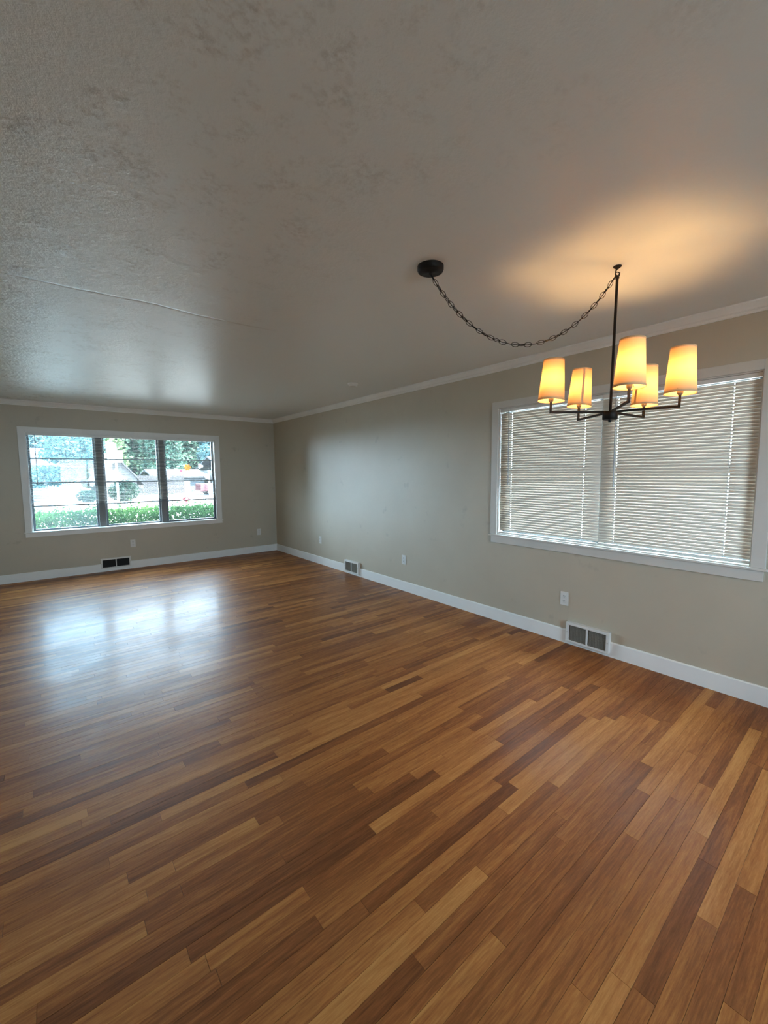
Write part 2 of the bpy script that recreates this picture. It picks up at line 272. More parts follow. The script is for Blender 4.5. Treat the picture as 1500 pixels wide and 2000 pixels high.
# ------------------------------------------------------------------ mesh builder
class MB:
    def __init__(s): s.v = []; s.f = []; s.m = []; s.sm = []
    def add(s, vs, fs, mat=0, smooth=False):
        o = len(s.v); s.v += [tuple(v) for v in vs]; s.f += [tuple(i+o for i in f) for f in fs]
        s.m += [mat]*len(fs); s.sm += [smooth]*len(fs)
    def box(s, a, b, mat=0, bev=0):
        x0, x1 = sorted((a[0], b[0])); y0, y1 = sorted((a[1], b[1])); z0, z1 = sorted((a[2], b[2]))
        vs = [(x, y, z) for z in (z0, z1) for y in (y0, y1) for x in (x0, x1)]
        s.add(vs, [(0, 2, 3, 1), (4, 5, 7, 6), (0, 1, 5, 4), (2, 6, 7, 3), (0, 4, 6, 2), (1, 3, 7, 5)], mat)
    def obox(s, c, ax, ay, az, hx, hy, hz, mat=0):      # oriented box
        c = V(c); vs = [c + ax*(hx*i) + ay*(hy*j) + az*(hz*k) for k in (-1, 1) for j in (-1, 1) for i in (-1, 1)]
        s.add(vs, [(0, 2, 3, 1), (4, 5, 7, 6), (0, 1, 5, 4), (2, 6, 7, 3), (0, 4, 6, 2), (1, 3, 7, 5)], mat)
    def tube(s, pts, r, n=8, mat=0, closed=False, cap=True, smooth=True):
        pts = [V(p) for p in pts]; k = len(pts); rs = r if isinstance(r, (list, tuple)) else [r]*k
        up = None; rings = []
        for i, p in enumerate(pts):
            if closed: t = pts[(i+1) % k] - pts[i-1]
            else: t = (pts[min(i+1, k-1)] - pts[max(i-1, 0)])
            t.normalize()
            if up is None:
                up = t.orthogonal().normalized()
            up = (up - t*up.dot(t)).normalized(); bi = t.cross(up)
            rings.append([p + (up*math.cos(2*PI*j/n) + bi*math.sin(2*PI*j/n))*rs[i] for j in range(n)])
        vs = [v for rg in rings for v in rg]; fs = []
        for i in range(k if closed else k-1):
            a = i*n; b = ((i+1) % k)*n
            for j in range(n): fs.append((a+j, a+(j+1) % n, b+(j+1) % n, b+j))
        s.add(vs, fs, mat, smooth)
        if cap and not closed:
            s.add(rings[0], [tuple(reversed(range(n)))], mat); s.add(rings[-1], [tuple(range(n))], mat)
    def lathe(s, prof, n=32, c=(0, 0, 0), ax=V((0, 0, 1)), mat=0, capb=True, capt=True, smooth=True):
        c = V(c); ax = V(ax).normalized(); u = ax.orthogonal().normalized() if abs(ax.z) < .999 else V((1, 0, 0)); w_ = ax.cross(u)
        u = (u - ax*u.dot(ax)).normalized(); w_ = ax.cross(u)
        vs = []
        for r, z in prof:
            for j in range(n):
                a = 2*PI*j/n; vs.append(c + ax*z + (u*math.cos(a) + w_*math.sin(a))*r)
        fs = []
        for i in range(len(prof)-1):
            for j in range(n): fs.append((i*n+j, i*n+(j+1) % n, (i+1)*n+(j+1) % n, (i+1)*n+j))
        s.add(vs, fs, mat, smooth)
        if capb: s.add(vs[:n], [tuple(reversed(range(n)))], mat)
        if capt: s.add(vs[-n:], [tuple(range(n))], mat)
    def prism(s, poly, axis, a, b, mat=0):            # 2-D polygon extruded along axis ('x','y','z')
        def P(u, v, t): return {'x': (t, u, v), 'y': (u, t, v), 'z': (u, v, t)}[axis]
        n = len(poly); vs = [P(u, v, a) for u, v in poly] + [P(u, v, b) for u, v in poly]
        fs = [tuple(range(n)), tuple(reversed(range(n, 2*n)))] + [(i, i+n, (i+1) % n+n, (i+1) % n) for i in range(n)]
        s.add(vs, fs, mat)
    def build(s, name, mats, parent=None, label=None, bevel=0, loc=None, normals=True):
        me = bpy.data.meshes.new(name); 
        vs = s.v if loc is None else [(v[0]-loc[0], v[1]-loc[1], v[2]-loc[2]) for v in s.v]
        me.from_pydata(vs, [], s.f)
        mats = mats if isinstance(mats, (list, tuple)) else [mats]
        for m in mats: me.materials.append(M[m])
        me.polygons.foreach_set('material_index', s.m); me.polygons.foreach_set('use_smooth', s.sm)
        me.update()
        if normals:
            import bmesh
            bm = bmesh.new(); bm.from_mesh(me); bmesh.ops.recalc_face_normals(bm, faces=bm.faces); bm.to_mesh(me); bm.free()
        o = bpy.data.objects.new(name, me); COL.objects.link(o)
        if loc is not None: o.location = loc
        if parent is not None: o.parent = parent
        if bevel:
            bv = o.modifiers.new('bevel', 'BEVEL'); bv.width = bevel; bv.segments = 2; bv.limit_method = 'ANGLE'; bv.angle_limit = .6
        if label: o['label'] = label
        return o
def struct(o): o['kind'] = 'structure'; return o
def tag(o, label, cat, group=None):
    o['label'] = label; o['category'] = cat
    if group: o['group'] = group
    return o
def empty(name, loc=(0, 0, 0)):
    o = bpy.data.objects.new(name, None); COL.objects.link(o); o.location = loc; o.empty_display_size = .1; return o
def BX(a, b, name, mat, parent=None, bevel=0, label=None, loc=None):
    m = MB(); m.box(a, b); return m.build(name, mat, parent, bevel=bevel, label=label, loc=loc)
X_, Y_, Z_ = V((1, 0, 0)), V((0, 1, 0)), V((0, 0, 1))

# ================================================================== room shell
TH = 0.14
# openings
FW = (-0.185, 2.29, 0.672, 2.03)      # far window x0,x1,z0,z1
RW = (0.60, 2.483, 0.85, 2.035)       # right window y0,y1,z0,z1
BW = (0.35, 1.95, 1.0, 2.05)        # added back window x0,x1,z0,z1
m = MB()
m.box((XL-TH, D, -.02), (FW[0], D+TH, H+.02)); m.box((FW[1], D, -.02), (W+TH, D+TH, H+.02))
m.box((FW[0], D, -.02), (FW[1], D+TH, FW[2])); m.box((FW[0], D, FW[3]), (FW[1], D+TH, H+.02))
struct(m.build('wall_far', 'wall'))
m = MB()
m.box((W, YB-TH, -.02), (W+TH, RW[0], H+.02)); m.box((W, RW[1], -.02), (W+TH, D, H+.02))
m.box((W, RW[0], -.02), (W+TH, RW[1], RW[2])); m.box((W, RW[0], RW[3]), (W+TH, RW[1], H+.02))
struct(m.build('wall_right', 'wall'))
m = MB(); m.box((XL-TH, YB-TH, -.02), (XL, D, H+.02)); struct(m.build('wall_left', 'wall'))
m = MB()
m.box((XL, YB-TH, -.02), (BW[0], YB, H+.02)); m.box((BW[1], YB-TH, -.02), (W, YB, H+.02))
m.box((BW[0], YB-TH, -.02), (BW[1], YB, BW[2])); m.box((BW[0], YB-TH, BW[3]), (BW[1], YB, H+.02))
struct(m.build('wall_back', 'wall'))
m = MB(); m.box((XL-TH-.5, YB-TH-.9, H), (W+TH+.5, D+TH+.45, H+.12)); struct(m.build('ceiling', 'ceiling'))  # slab overhangs the walls, shaped to keep sun out of the windows

# floor: one mesh of individual strips
P0, PW, SL = 0.2265, 0.0571, 0.019
known = {
 3: [(.35, 1.19, .78), (1.19, 1.95, .60), (1.95, 3.01, .85)], 2: [(1.2, 1.82, .22), (1.82, 2.64, .30)], 1: [(.9, 1.57, .55), (1.57, 2.63, .80), (2.63, 3.5, .35)],
 0: [(1.0, 1.80, .30), (1.80, 2.8, .62)], -1: [(.6, 1.355, .6), (1.355, 2.2, .35)], 4: [(.3, 1.075, .64), (1.075, 2.285, .52), (2.285, 3.5, .28)],
 5: [(.8, 2.08, .45), (2.08, 2.96, .58)], 6: [(.7, 1.724, .42), (1.724, 2.5, .66)], 7: [(.4, 2.02, .26), (2.02, 3.1, .68)],
 8: [(.2, 1.008, .68), (1.008, 2.23, .30), (2.23, 3.5, .74)], 9: [(.5, 1.496, .42), (1.496, 2.4, .48)], 10: [(0, .773, .15), (.773, 1.6, .38), (1.6, 2.69, .55), (2.69, 3.5, .3)],
 11: [(.1, 1.15, .84), (1.15, 2.2, .48)], 12: [(.1, .888, .58), (.888, 1.75, .28), (1.75, 2.585, .74), (2.585, 3.5, .35)], 13: [(.2, 1.44, .58), (1.44, 2.5, .78)],
 14: [(-.1, .745, .38), (.745, 1.6, .12)], 15: [(.6, 1.56, .5), (1.56, 2.4, .18)], 16: [(.3, 1.2, .35), (1.2, 2.1, .60)], 20: [(1.5, 2.33, .74)],
 24: [(.6, 1.297, .25), (1.297, 1.9, .6)], 29: [(.9, 1.822, .76)], 12.5: []}
mv, mf, tones, seeds = [], [], [], []
rows = range(int((YB-.3-P0)/PW), int((D+.3-P0)/PW)+1)
rr = random.Random(5)
def yat(x, yp): return yp + SL*(x-1.0)
for k in rows:
    segs = sorted(known.get(k, [])); out = []; x = XL-.1 - rr.random()*.6
    i = 0
    while x < W+.1:
        nxt = segs[i] if i < len(segs) else None
        if nxt and x >= nxt[0]-1e-4:
            out.append((x, nxt[1], nxt[2])); x = nxt[1]; i += 1; continue
        ln = rr.choice([.35, .5, .65, .8, .95, 1.15, 1.4])*rr.uniform(.85, 1.15); e_ = x+ln
        if nxt and e_ > nxt[0]-.2: e_ = nxt[0]
        out.append((x, e_, min(.92, max(.05, rr.gauss(.45, .17))))); x = e_
    ya, yb = P0+k*PW, P0+(k+1)*PW
    for (xa, xb, t) in out:
        xa = max(xa, XL-.05); xb = min(xb, W+.05)
        if xb-xa < .01: continue
        g = .0007 if rr.random() < .7 else .0015
        ge = .0010
        z = [rr.uniform(-.00022, .00022) for _ in range(4)]
        b0 = len(mv); tip = .0008
        x0, x1 = xa+ge/2, xb-ge/2; y0, y1 = ya+g/2, yb-g/2
        top = [(x0, yat(x0, y0), z[0]), (x1, yat(x1, y0), z[1]), (x1, yat(x1, y1), z[2]), (x0, yat(x0, y1), z[3])]
        mv += top + [(p[0], p[1], -.006) for p in top]
        fs = [(0, 1, 2, 3), (0, 4, 5, 1), (1, 5, 6, 2), (2, 6, 7, 3), (3, 7, 4, 0)]
        mf += [tuple(q+b0 for q in f) for f in fs]
        sd_ = (rr.uniform(-30, 30), rr.uniform(-30, 30), rr.uniform(-9, 9))
        t = .46+(t-.45)*.95; tones += [t]*5; seeds += list(sd_)*5
b0 = len(mv)
mv += [(XL-.1, YB-.1, -.005), (W+.1, YB-.1, -.005), (W+.1, D+.1, -.005), (XL-.1, D+.1, -.005)]; mf.append((b0, b0+1, b0+2, b0+3)); tones.append(-.6); seeds += [0, 0, 0]
mv += [(XL-.1, YB-.1, -.08), (W+.1, YB-.1, -.08), (W+.1, D+.1, -.08), (XL-.1, D+.1, -.08)]; mf.append((b0+7, b0+6, b0+5, b0+4)); tones.append(-.6); seeds += [0, 0, 0]
me = bpy.data.meshes.new('floor'); me.from_pydata(mv, [], mf); me.materials.append(M['floor'])
at = me.attributes.new('tone', 'FLOAT', 'FACE'); at.data.foreach_set('value', tones)
at = me.attributes.new('seed', 'FLOAT_VECTOR', 'FACE'); at.data.foreach_set('vector', seeds)
fl = bpy.data.objects.new('floor', me); COL.objects.link(fl); struct(fl)

# baseboards (with gaps for the registers)
BH, BT = 0.1184, 0.015
def base_prof(flip): return [(0, 0), (-BT, 0), (-BT, BH-.006), (-BT+.006, BH), (0, BH)]
V1, V2, V3 = (1.40, 1.745), (4.775, 5.115), (0.565, 0.955)
m = MB()
for a, b in ((YB, V1[0]), (V1[1], V2[0]), (V2[1], D-BT)):
    m.prism([(W+u, v) for u, v in base_prof(0)], 'y', a, b)
for a, b in (V1, V2): m.box((W-BT, a, 0), (W, b, .028))
struct(m.build('baseboard_right', 'base'))
m = MB()
for a, b in ((XL, V3[0]), (V3[1], W)):
    m.prism([(D+u, v) for u, v in base_prof(0)], 'x', a, b)
m.box((V3[0], D-BT, 0), (V3[1], D, .045))
struct(m.build('baseboard_far', 'base'))
m = MB(); m.prism([(XL-u, v) for u, v in base_prof(0)], 'y', YB, D-BT); struct(m.build('baseboard_left', 'base'))
m = MB(); m.prism([(YB-u, v) for u, v in base_prof(0)], 'x', XL+BT, W-BT); struct(m.build('baseboard_back', 'base'))
# crown: stepped cove
CR = [(0, 0), (-.052, 0), (-.052, -.008), (-.047, -.012), (-.040, -.018), (-.030, -.030), (-.024, -.040), (-.018, -.043), (-.018, -.047), (-.012, -.051), (-.008, -.056), (-.008, -.064), (0, -.064)]
m = MB(); m.prism([(W+u, H+v) for u, v in CR], 'y', YB, D); struct(m.build('trim_1', 'base'))
m = MB(); m.prism([(D+u, H+v) for u, v in CR], 'x', XL, W); struct(m.build('trim_2', 'base'))
m = MB(); m.prism([(XL-u, H+v) for u, v in CR], 'y', YB, D); struct(m.build('trim_3', 'base'))

# ================================================================== windows
CW, CT = 0.075, 0.018
w1 = struct(empty('window_1', (1.05, D, FW[2])))
def part(m, name, mat, root, bevel=0, label=None):
    o = m.build(name, mat, None, bevel=bevel, label=label)
    o.parent = root
    if isinstance(root, bpy.types.Object):
        o.matrix_parent_inverse = Matrix.Translation(-world_loc(root))
    return o
def world_loc(o):
    v = V(o.location)
    return v if o.parent is None else v  # roots only
m = MB()
m.box((FW[0]-CW, D-CT, FW[2]), (FW[0], D, FW[3]+.067)); m.box((FW[1], D-CT, FW[2]), (FW[1]+CW, D, FW[3]+.067))
m.box((FW[0], D-CT, FW[3]), (FW[1], D, FW[3]+.067))
part(m, 'window_casing', 'trim', w1, .002)
m = MB()   # jamb liner
m.box((FW[0], D-.002, FW[2]), (FW[0]+.012, D+TH, FW[3])); m.box((FW[1]-.012, D-.002, FW[2]), (FW[1], D+TH, FW[3]))
m.box((FW[0]+.012, D-.002, FW[3]-.012), (FW[1]-.012, D+TH, FW[3]))
part(m, 'window_jamb', 'trim', w1)
m = MB(); m.box((FW[0]-CW-.012, D-.032, FW[2]-.018), (FW[1]+CW+.012, D, FW[2])); m.box((FW[0], D, FW[2]-.018), (FW[1], D+TH+.02, FW[2]+.004))
part(m, 'window_stool', 'trim', w1, .003)
m = MB(); m.box((FW[0]-CW, D-CT, FW[2]-.073), (FW[1]+CW, D, FW[2]-.018)); part(m, 'window_apron', 'trim', w1, .002)
MU = [(0.592, 0.680), (1.430, 1.512)]
for a, b in MU:
    m = MB(); m.box((a, D+.035, FW[2]), (b, D+TH-.02, FW[3]-.012)); part(m, 'mullion', 'mullion', w1, .003)
units = [(FW[0]+.012, MU[0][0]), (MU[0][1], MU[1][0]), (MU[1][1], FW[1]-.012)]
for ui, (a, b) in enumerate(units):
    gy = D+.085
    f = .026
    for nm, z0, z1, yy in (('lower_sash', .676, 1.352, gy-.012), ('upper_sash', 1.330, 2.018, gy+.014)):
        m = MB()
        m.box((a, yy-.012, z0), (a+f, yy+.012, z1)); m.box((b-f, yy-.012, z0), (b, yy+.012, z1))
        m.box((a+f, yy-.012, z0), (b-f, yy+.012, z0+.024)); m.box((a+f, yy-.012, z1-.018), (b-f, yy+.012, z1))
        zc = (z0+z1)/2+.004
        m.box((a+f, yy-.009, zc-.008), (b-f, yy+.009, zc+.008))
        s = part(m, nm, 'alu', w1)
        g = MB(); g.add([(a+f, yy, z0+.02), (b-f, yy, z0+.02), (b-f, yy, z1-.015), (a+f, yy, z1-.015)], [(0, 1, 2, 3)])
        go = g.build('glass_pane', 'glass_dusty' if ui == 0 else 'glass', None); go.parent = s
# right window
w2 = struct(empty('window_2', (W, 1.54, RW[2])))
m = MB()
m.box((W-CT, RW[0]-.070, RW[2]), (W, RW[0], RW[3]+.062)); m.box((W-CT, RW[1], RW[2]), (W, RW[1]+.068, RW[3]+.062))
m.box((W-CT, RW[0], RW[3]), (W, RW[1], RW[3]+.062)); part(m, 'window_casing', 'casing', w2, .002)
m = MB()
m.box((W-.002, RW[0], RW[2]), (W+TH, RW[0]+.008, RW[3])); m.box((W-.002, RW[1]-.008, RW[2]), (W+TH, RW[1], RW[3])); m.box((W-.002, RW[0]+.008, RW[3]-.008), (W+TH, RW[1]-.008, RW[3]))
part(m, 'window_jamb', 'casing', w2)
m = MB(); m.box((W-.034, RW[0]-.085, RW[2]-.016), (W, RW[1]+.083, RW[2])); m.box((W, RW[0], RW[2]-.016), (W+TH+.02, RW[1], RW[2]+.003)); part(m, 'window_stool', 'casing', w2, .003)
m = MB(); m.box((W-CT, RW[0]-.062, RW[2]-.082), (W, RW[1]+.060, RW[2]-.016)); part(m, 'window_apron', 'casing', w2, .002)
m = MB(); m.box((W+.08, 1.515, RW[2]), (W+TH-.01, 1.565, RW[3]-.008)); part(m, 'mullion', 'casing', w2)
for a, b in ((RW[0]+.008, 1.515), (1.565, RW[1]-.008)):
    for nm, z0, z1, xx in (('lower_sash', RW[2]+.003, 1.46, W+.085), ('upper_sash', 1.44, RW[3]-.008, W+.108)):
        m = MB(); f = .03
        m.box((xx-.012, a, z0), (xx+.012, a+f, z1)); m.box((xx-.012, b-f, z0), (xx+.012, b, z1))
        m.box((xx-.012, a+f, z0), (xx+.012, b-f, z0+.042)); m.box((xx-.012, a+f, z1-.024), (xx+.012, b-f, z1))
        if nm == 'lower_sash':
            for q in (.22, .78): m.box((xx-.022, a+(b-a)*q-.035, z0+.028), (xx-.012, a+(b-a)*q+.035, z0+.036))
        s = part(m, nm, 'sash_white', w2)
        g = MB(); g.add([(xx, a+f, z0+.03), (xx, b-f, z0+.03), (xx, b-f, z1-.02), (xx, a+f, z1-.02)], [(0, 1, 2, 3)])
        go = g.build('glass_pane', 'glass', None); go.parent = s
# unseen back window, added behind the camera to brighten the room: frame and glass
w3 = struct(empty('added_daylight_window', (1.0, YB, BW[2])))
m = MB(); y = YB-.07
for a, b in ((BW[0], BW[0]+.05), (1.12, 1.18), (BW[1]-.05, BW[1])): m.box((a, y-.02, BW[2]), (b, y+.02, BW[3]))
m.box((BW[0], y-.02, BW[2]), (BW[1], y+.02, BW[2]+.05)); m.box((BW[0], y-.02, BW[3]-.05), (BW[1], y+.02, BW[3]))
part(m, 'window_frame', 'trim', w3)
m = MB(); m.add([(BW[0], y, BW[2]), (BW[1], y, BW[2]), (BW[1], y, BW[3]), (BW[0], y, BW[3])], [(0, 1, 2, 3)]); part(m, 'glass_pane', 'glass', w3)
m = MB()
m.box((BW[0]-.07, YB, BW[2]-.07), (BW[0], YB+.018, BW[3]+.07)); m.box((BW[1], YB, BW[2]-.07), (BW[1]+.07, YB+.018, BW[3]+.07))
m.box((BW[0], YB, BW[3]), (BW[1], YB+.018, BW[3]+.07)); m.box((BW[0], YB, BW[2]-.07), (BW[1], YB+.018, BW[2])); part(m, 'window_casing', 'casing', w3)

# ================================================================== venetian blinds
def slats_mesh(u0, u1, zs, wid, tilt, holes, curve=.003):
    """slats run along u; returns (u, t, z) points: t = depth coordinate"""
    vs, fs = [], []
    K = 8
    hs = sorted(holes); cuts = [u0]
    for h in hs: cuts += [h-.0022, h+.0022]
    cuts.append(u1)
    for z in zs:
        jit = random.uniform(-.02, .02)
        ca, sa = math.cos(tilt+jit), math.sin(tilt+jit)
        b0 = len(vs)
        for u in cuts:
            for k in range(K+1):
                q = -1+2*k/K; a = q*wid/2; c = curve*(1-q*q)
                vs.append((u, a*ca - c*sa, z + a*sa + c*ca))
        for i in range(len(cuts)-1):
            hole = (i % 2 == 1)
            for k in range(K):
                if hole and k in (3, 4): continue
                a = b0+i*(K+1)+k; fs.append((a, a+1, a+K+2, a+K+1))
    return vs, fs
def blind(name, axis, u0, u1, t0, ztop, zbot, tilt, holes, wand_u, wand_z, label, group, room_dir, pitch=.0215, railz=None, wid=.025):
    """axis 'x': slats along x, depth = y ; axis 'y': slats along y, depth = x. room_dir: sign of depth towards the room"""
    root = empty(name, {'x': (u0, t0, ztop), 'y': (t0, u0, ztop)}[axis]); tag(root, label, 'blind', group)
    def P(u, t, z): return (u, t, z) if axis == 'x' else (t, u, z)
    def pt(o): o.matrix_parent_inverse = Matrix.Translation(-V(root.location)); return o
    def bx(nm, a, b, mat, bev=0):
        m = MB(); m.box(P(*a), P(*b)); return pt(m.build(nm, mat, root, bevel=bev))
    bx('headrail', (u0, t0-.013, ztop-.027), (u1, t0+.013, ztop), 'white_metal', .002)
    zs = []; z = ztop-.027-.022
    while z > zbot+.02: zs.append(z); z -= pitch
    vs, fs = slats_mesh(u0+.001, u1-.001, zs, wid, tilt, holes)
    m = MB(); m.add([P(v[0], t0+v[1]*(-room_dir), v[2]) for v in vs], fs, 0, True)
    o = pt(m.build('slats', 'slat', root, normals=False)); 
    sd2 = o.modifiers.new('thick', 'SOLIDIFY'); sd2.thickness = .0004
    m = MB(); m.box(P(u0+.002, t0-.011, zbot-.008), P(u1-.002, t0+.011, zbot+.008)); pt(m.build('bottom_rail', 'rail_backlit' if axis == 'x' else 'white_metal', root, bevel=.002))
    for h in holes:
        m = MB()
        for s_ in (-1, 1):
            m.tube([P(h+.004, t0+s_*.0135, ztop-.02), P(h+.004, t0+s_*.0135, zbot)], .0006, 5)
        pt(m.build('ladder_cord', 'cord', root))
    if wand_u is not None:
        m = MB(); m.tube([P(wand_u, t0+room_dir*.022, ztop-.02), P(wand_u-.004, t0+room_dir*.024, wand_z)], .0042, 6); m.tube([P(wand_u, t0+room_dir*.012, ztop-.016), P(wand_u, t0+room_dir*.024, ztop-.02)], .002, 5)
        pt(m.build('tilt_wand', 'wand', root))
    return root
CLOSED = math.radians(74)
blind('venetian_blind', 'y', 1.5415, 2.474, W+.024, 2.026, .868, CLOSED, [1.672, 2.351], 2.376, 1.32,
      'closed white mini blind on the narrower left half of the side wall window', 'closed blinds on the side wall window', -1)
blind('venetian_blind', 'y', .609, 1.5395, W+.022, 2.026, .874, CLOSED, [.742, 1.423], 1.437, 1.32,
      'closed white mini blind behind the lamp, nearest the right edge of the photo', 'closed blinds on the side wall window', -1)
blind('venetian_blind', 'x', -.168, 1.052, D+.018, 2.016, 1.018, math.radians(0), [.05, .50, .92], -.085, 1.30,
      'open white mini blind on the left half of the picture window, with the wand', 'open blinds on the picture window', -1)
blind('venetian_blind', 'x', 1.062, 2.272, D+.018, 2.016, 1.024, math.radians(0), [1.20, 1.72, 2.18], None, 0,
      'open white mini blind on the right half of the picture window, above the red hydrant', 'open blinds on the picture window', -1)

# ================================================================== registers, outlets
def vent(axis, a, b, z0, z1, depth, label, dark):
    loc = (W, (a+b)/2, 0) if axis == 'y' else ((a+b)/2, D, 0)
    root = empty('air_vent', loc); tag(root, label, 'air vent')
    def P(u, t, z): return (W-t, u, z) if axis == 'y' else (u, D-t, z)
    def pt(m, nm, mat, bev=0):
        o = m.build(nm, mat, root, bevel=bev); o.matrix_parent_inverse = Matrix.Translation(-V(loc)); return o
    def bx(m, p, q): m.box(P(*p), P(*q))
    fr = .022; mid = (a+b)/2
    m = MB()
    bx(m, (a, depth-.012, z1-fr), (b, depth, z1)); bx(m, (a, depth-.012, z0), (b, depth, z0+fr*.7))
    bx(m, (a, depth-.012, z0+fr*.7), (a+fr, depth, z1-fr)); bx(m, (b-fr, depth-.012, z0+fr*.7), (b, depth, z1-fr))
    bx(m, (mid-.006, depth-.012, z0+fr*.7), (mid+.006, depth, z1-fr))
    # body box sides
    bx(m, (a, 0, z0), (a+.004, depth-.012, z1)); bx(m, (b-.004, 0, z0), (b, depth-.012, z1)); bx(m, (a, 0, z1-.004), (b, depth-.012, z1))
    pt(m, 'vent_frame', 'white_metal', .0015)
    for u0, u1 in ((a+fr, mid-.006), (mid+.006, b-fr)):
        m = MB(); zz = z0+fr*.7
        m.box(P(u0, .004, zz), P(u1, .010, z1-fr), 1)
        n = 13; 
        for i in range(n):
            z = zz + (z1-fr-zz)*(i+.5)/n
            p = [P(u0, depth-.004, z+.003), P(u1, depth-.004, z+.003), P(u1, depth-.013, z-.004), P(u0, depth-.013, z-.004)]
            m.add(p, [(0, 1, 2, 3)])
        for j in range(1, 12):
            u = u0+(u1-u0)*j/12; m.box(P(u-.0007, depth-.013, zz), P(u+.0007, depth-.009, z1-fr))
        pt(m, 'vent_grille', ['slot', 'dark'] if dark else ['louvre', 'louvre'])
    ax = V(P(0, 1, 0))-V(P(0, 0, 0))
    for u in (a+fr*.45, b-fr*.45):
        m = MB(); m.lathe([(.004, 0), (.004, .0012), (.002, .002)], 10, V(P(u, depth, (z0+z1)/2)), ax); pt(m, 'mounting_screw', 'louvre')
vent('y', V1[0], V1[1], .028, .196, .042, 'white double-panel wall register below the blinded window, nearest the camera', False)
vent('y', V2[0], V2[1], .028, .196, .042, 'small white double-panel wall register in the baseboard between two outlets on the long wall', False)
vent('x', V3[0], V3[1], .045, .196, .022, 'white framed register with two dark panels in the baseboard under the picture window', True)

def outlet(axis, u, z, label):
    loc = (W, u, z) if axis == 'y' else (u, D, z)
    root = empty('wall_outlet', loc); tag(root, label, 'outlet', 'duplex wall outlets')
    def P(a, t, c): return (-t, a, c) if axis == 'y' else (a, -t, c)
    m = MB(); m.box(P(-.035, 0, -.0575), P(.035, .006, .0575)); m.build('cover_plate', 'plastic', root, bevel=.002)
    for s_ in (-1, 1):
        m = MB(); ax = V(P(0, 1, 0))
        m.lathe([(.0165, .006), (.0165, .0085), (.0155, .0092)], 20, V(P(0, 0, s_*.0205)), ax, 0)
        for q in (-.0065, .0065): m.box(P(q-.0013, .0085, s_*.0205-.001), P(q+.0013, .0096, s_*.0205+.008), 1)
        m.lathe([(.0028, .0085), (.0028, .0096)], 8, V(P(0, 0, s_*.0205-.008)), ax, 1)
        m.build('receptacle', ['plastic', 'slot'], root)
outlet('y', 1.787, .375, 'white duplex outlet just above the register nearest the camera')
outlet('y', 3.842, .385, 'white duplex outlet midway along the side wall, left of the blinded window')
outlet('y', 5.865, .387, 'white duplex outlet on the side wall beyond the small register, near the far corner')
outlet('x', .997, .386, 'white duplex outlet on the far wall right under the picture window')
outlet('x', 3.020, .380, 'white duplex outlet on the far wall beside the corner')

# ceiling fitting
dt = empty('ceiling_fitting', (2.745, 3.99, H)); tag(dt, 'small round white fitting fixed to the bare ceiling near the crown moulding', 'ceiling fitting')
m = MB(); m.lathe([(.056, 0), (.056, -.010), (.052, -.014)], 32, (0, 0, 0), Z_); m.build('base_plate', 'white_metal', dt)
m = MB(); m.lathe([(.048, -.014), (.046, -.028), (.036, -.034)], 32, (0, 0, 0), Z_); m.build('cover', 'plastic', dt)

# ================================================================== chandelier
hook_p = V((2.252, .981, H))
hk = empty('ceiling_hook', hook_p); tag(hk, 'small black swag hook in the ceiling holding the lamp rod and chain', 'hook')
m = MB(); m.lathe([(.019, 0), (.019, -.003), (.012, -.008), (.006, -.014)], 20, (0, 0, 0), Z_); m.build('hook_plate', 'black', hk)
hp = [(-.002, 0, -.010), (-.006, 0, -.022), (-.008, 0, -.034), (-.004, 0, -.043), (.004, 0, -.044), (.011, 0, -.038), (.014, 0, -.030)]
dirx = V((.78, -.62, 0))
m = MB(); m.tube([V((0, 0, p[2])) + dirx*p[0] for p in hp], [.0042, .0034, .003, .003, .003, .0027, .002], 8); m.build('hook_wire', 'black', hk)

topP = V((2.2515, .979, 2.393)); hubP = V((2.2312, .9777, 1.7369))
ch = empty('chandelier', hubP); tag(ch, 'black five-arm swag chandelier with lit cream drum shades hanging before the blinds', 'chandelier')
axis_ = (topP-hubP).normalized()
# arm plane normal from the photograph's geometry
nrm = V((.0298, -.0053, 1)).normalized()
def loc_(p): return V(p)-hubP
m = MB(); rl = (topP-hubP).length
rx = axis_.cross(Y_).normalized(); ry = axis_.cross(rx)
m.obox(axis_*(rl/2), rx, ry, axis_, .0052, .0052, rl/2-.006); m.build('rod', 'black', ch, bevel=.001)
m = MB(); m.tube([axis_*(rl-.012), axis_*(rl-.004)], .009, 12); 
ring = [axis_*(rl+.008) + (dirx*math.cos(a)+Z_*math.sin(a))*.011 for a in [2*PI*i/16 for i in range(16)]]
m.tube(ring, .0022, 6, closed=True); m.build('rod_loop', 'black', ch)
m = MB(); m.lathe([(.030, -.038), (.0345, -.036), (.0345, -.002), (.032, .002)], 32, (0, 0, 0), nrm); m.build('hub', 'black', ch)
m = MB(); m.lathe([(.006, -.050), (.007, -.044), (.007, -.038)], 12, (0, 0, 0), nrm); m.build('finial', 'black', ch)
angs = [2.3185, 1.0034, -.1665, -1.4087, -2.4875]; RAD = .2859
xx = V((1, 0, 0)); xx = (xx-nrm*xx.dot(nrm)).normalized(); yy = nrm.cross(xx)
camR = V((.7818, -.6234, 0)).normalized(); camB = V((.62, .78, 0)).normalized()
tilts = [.028, .040, .02, .0, .005]
stretch = [.0, .018, .004, 0, .004]
seams = [None, -2.45, 2.75, None, None]
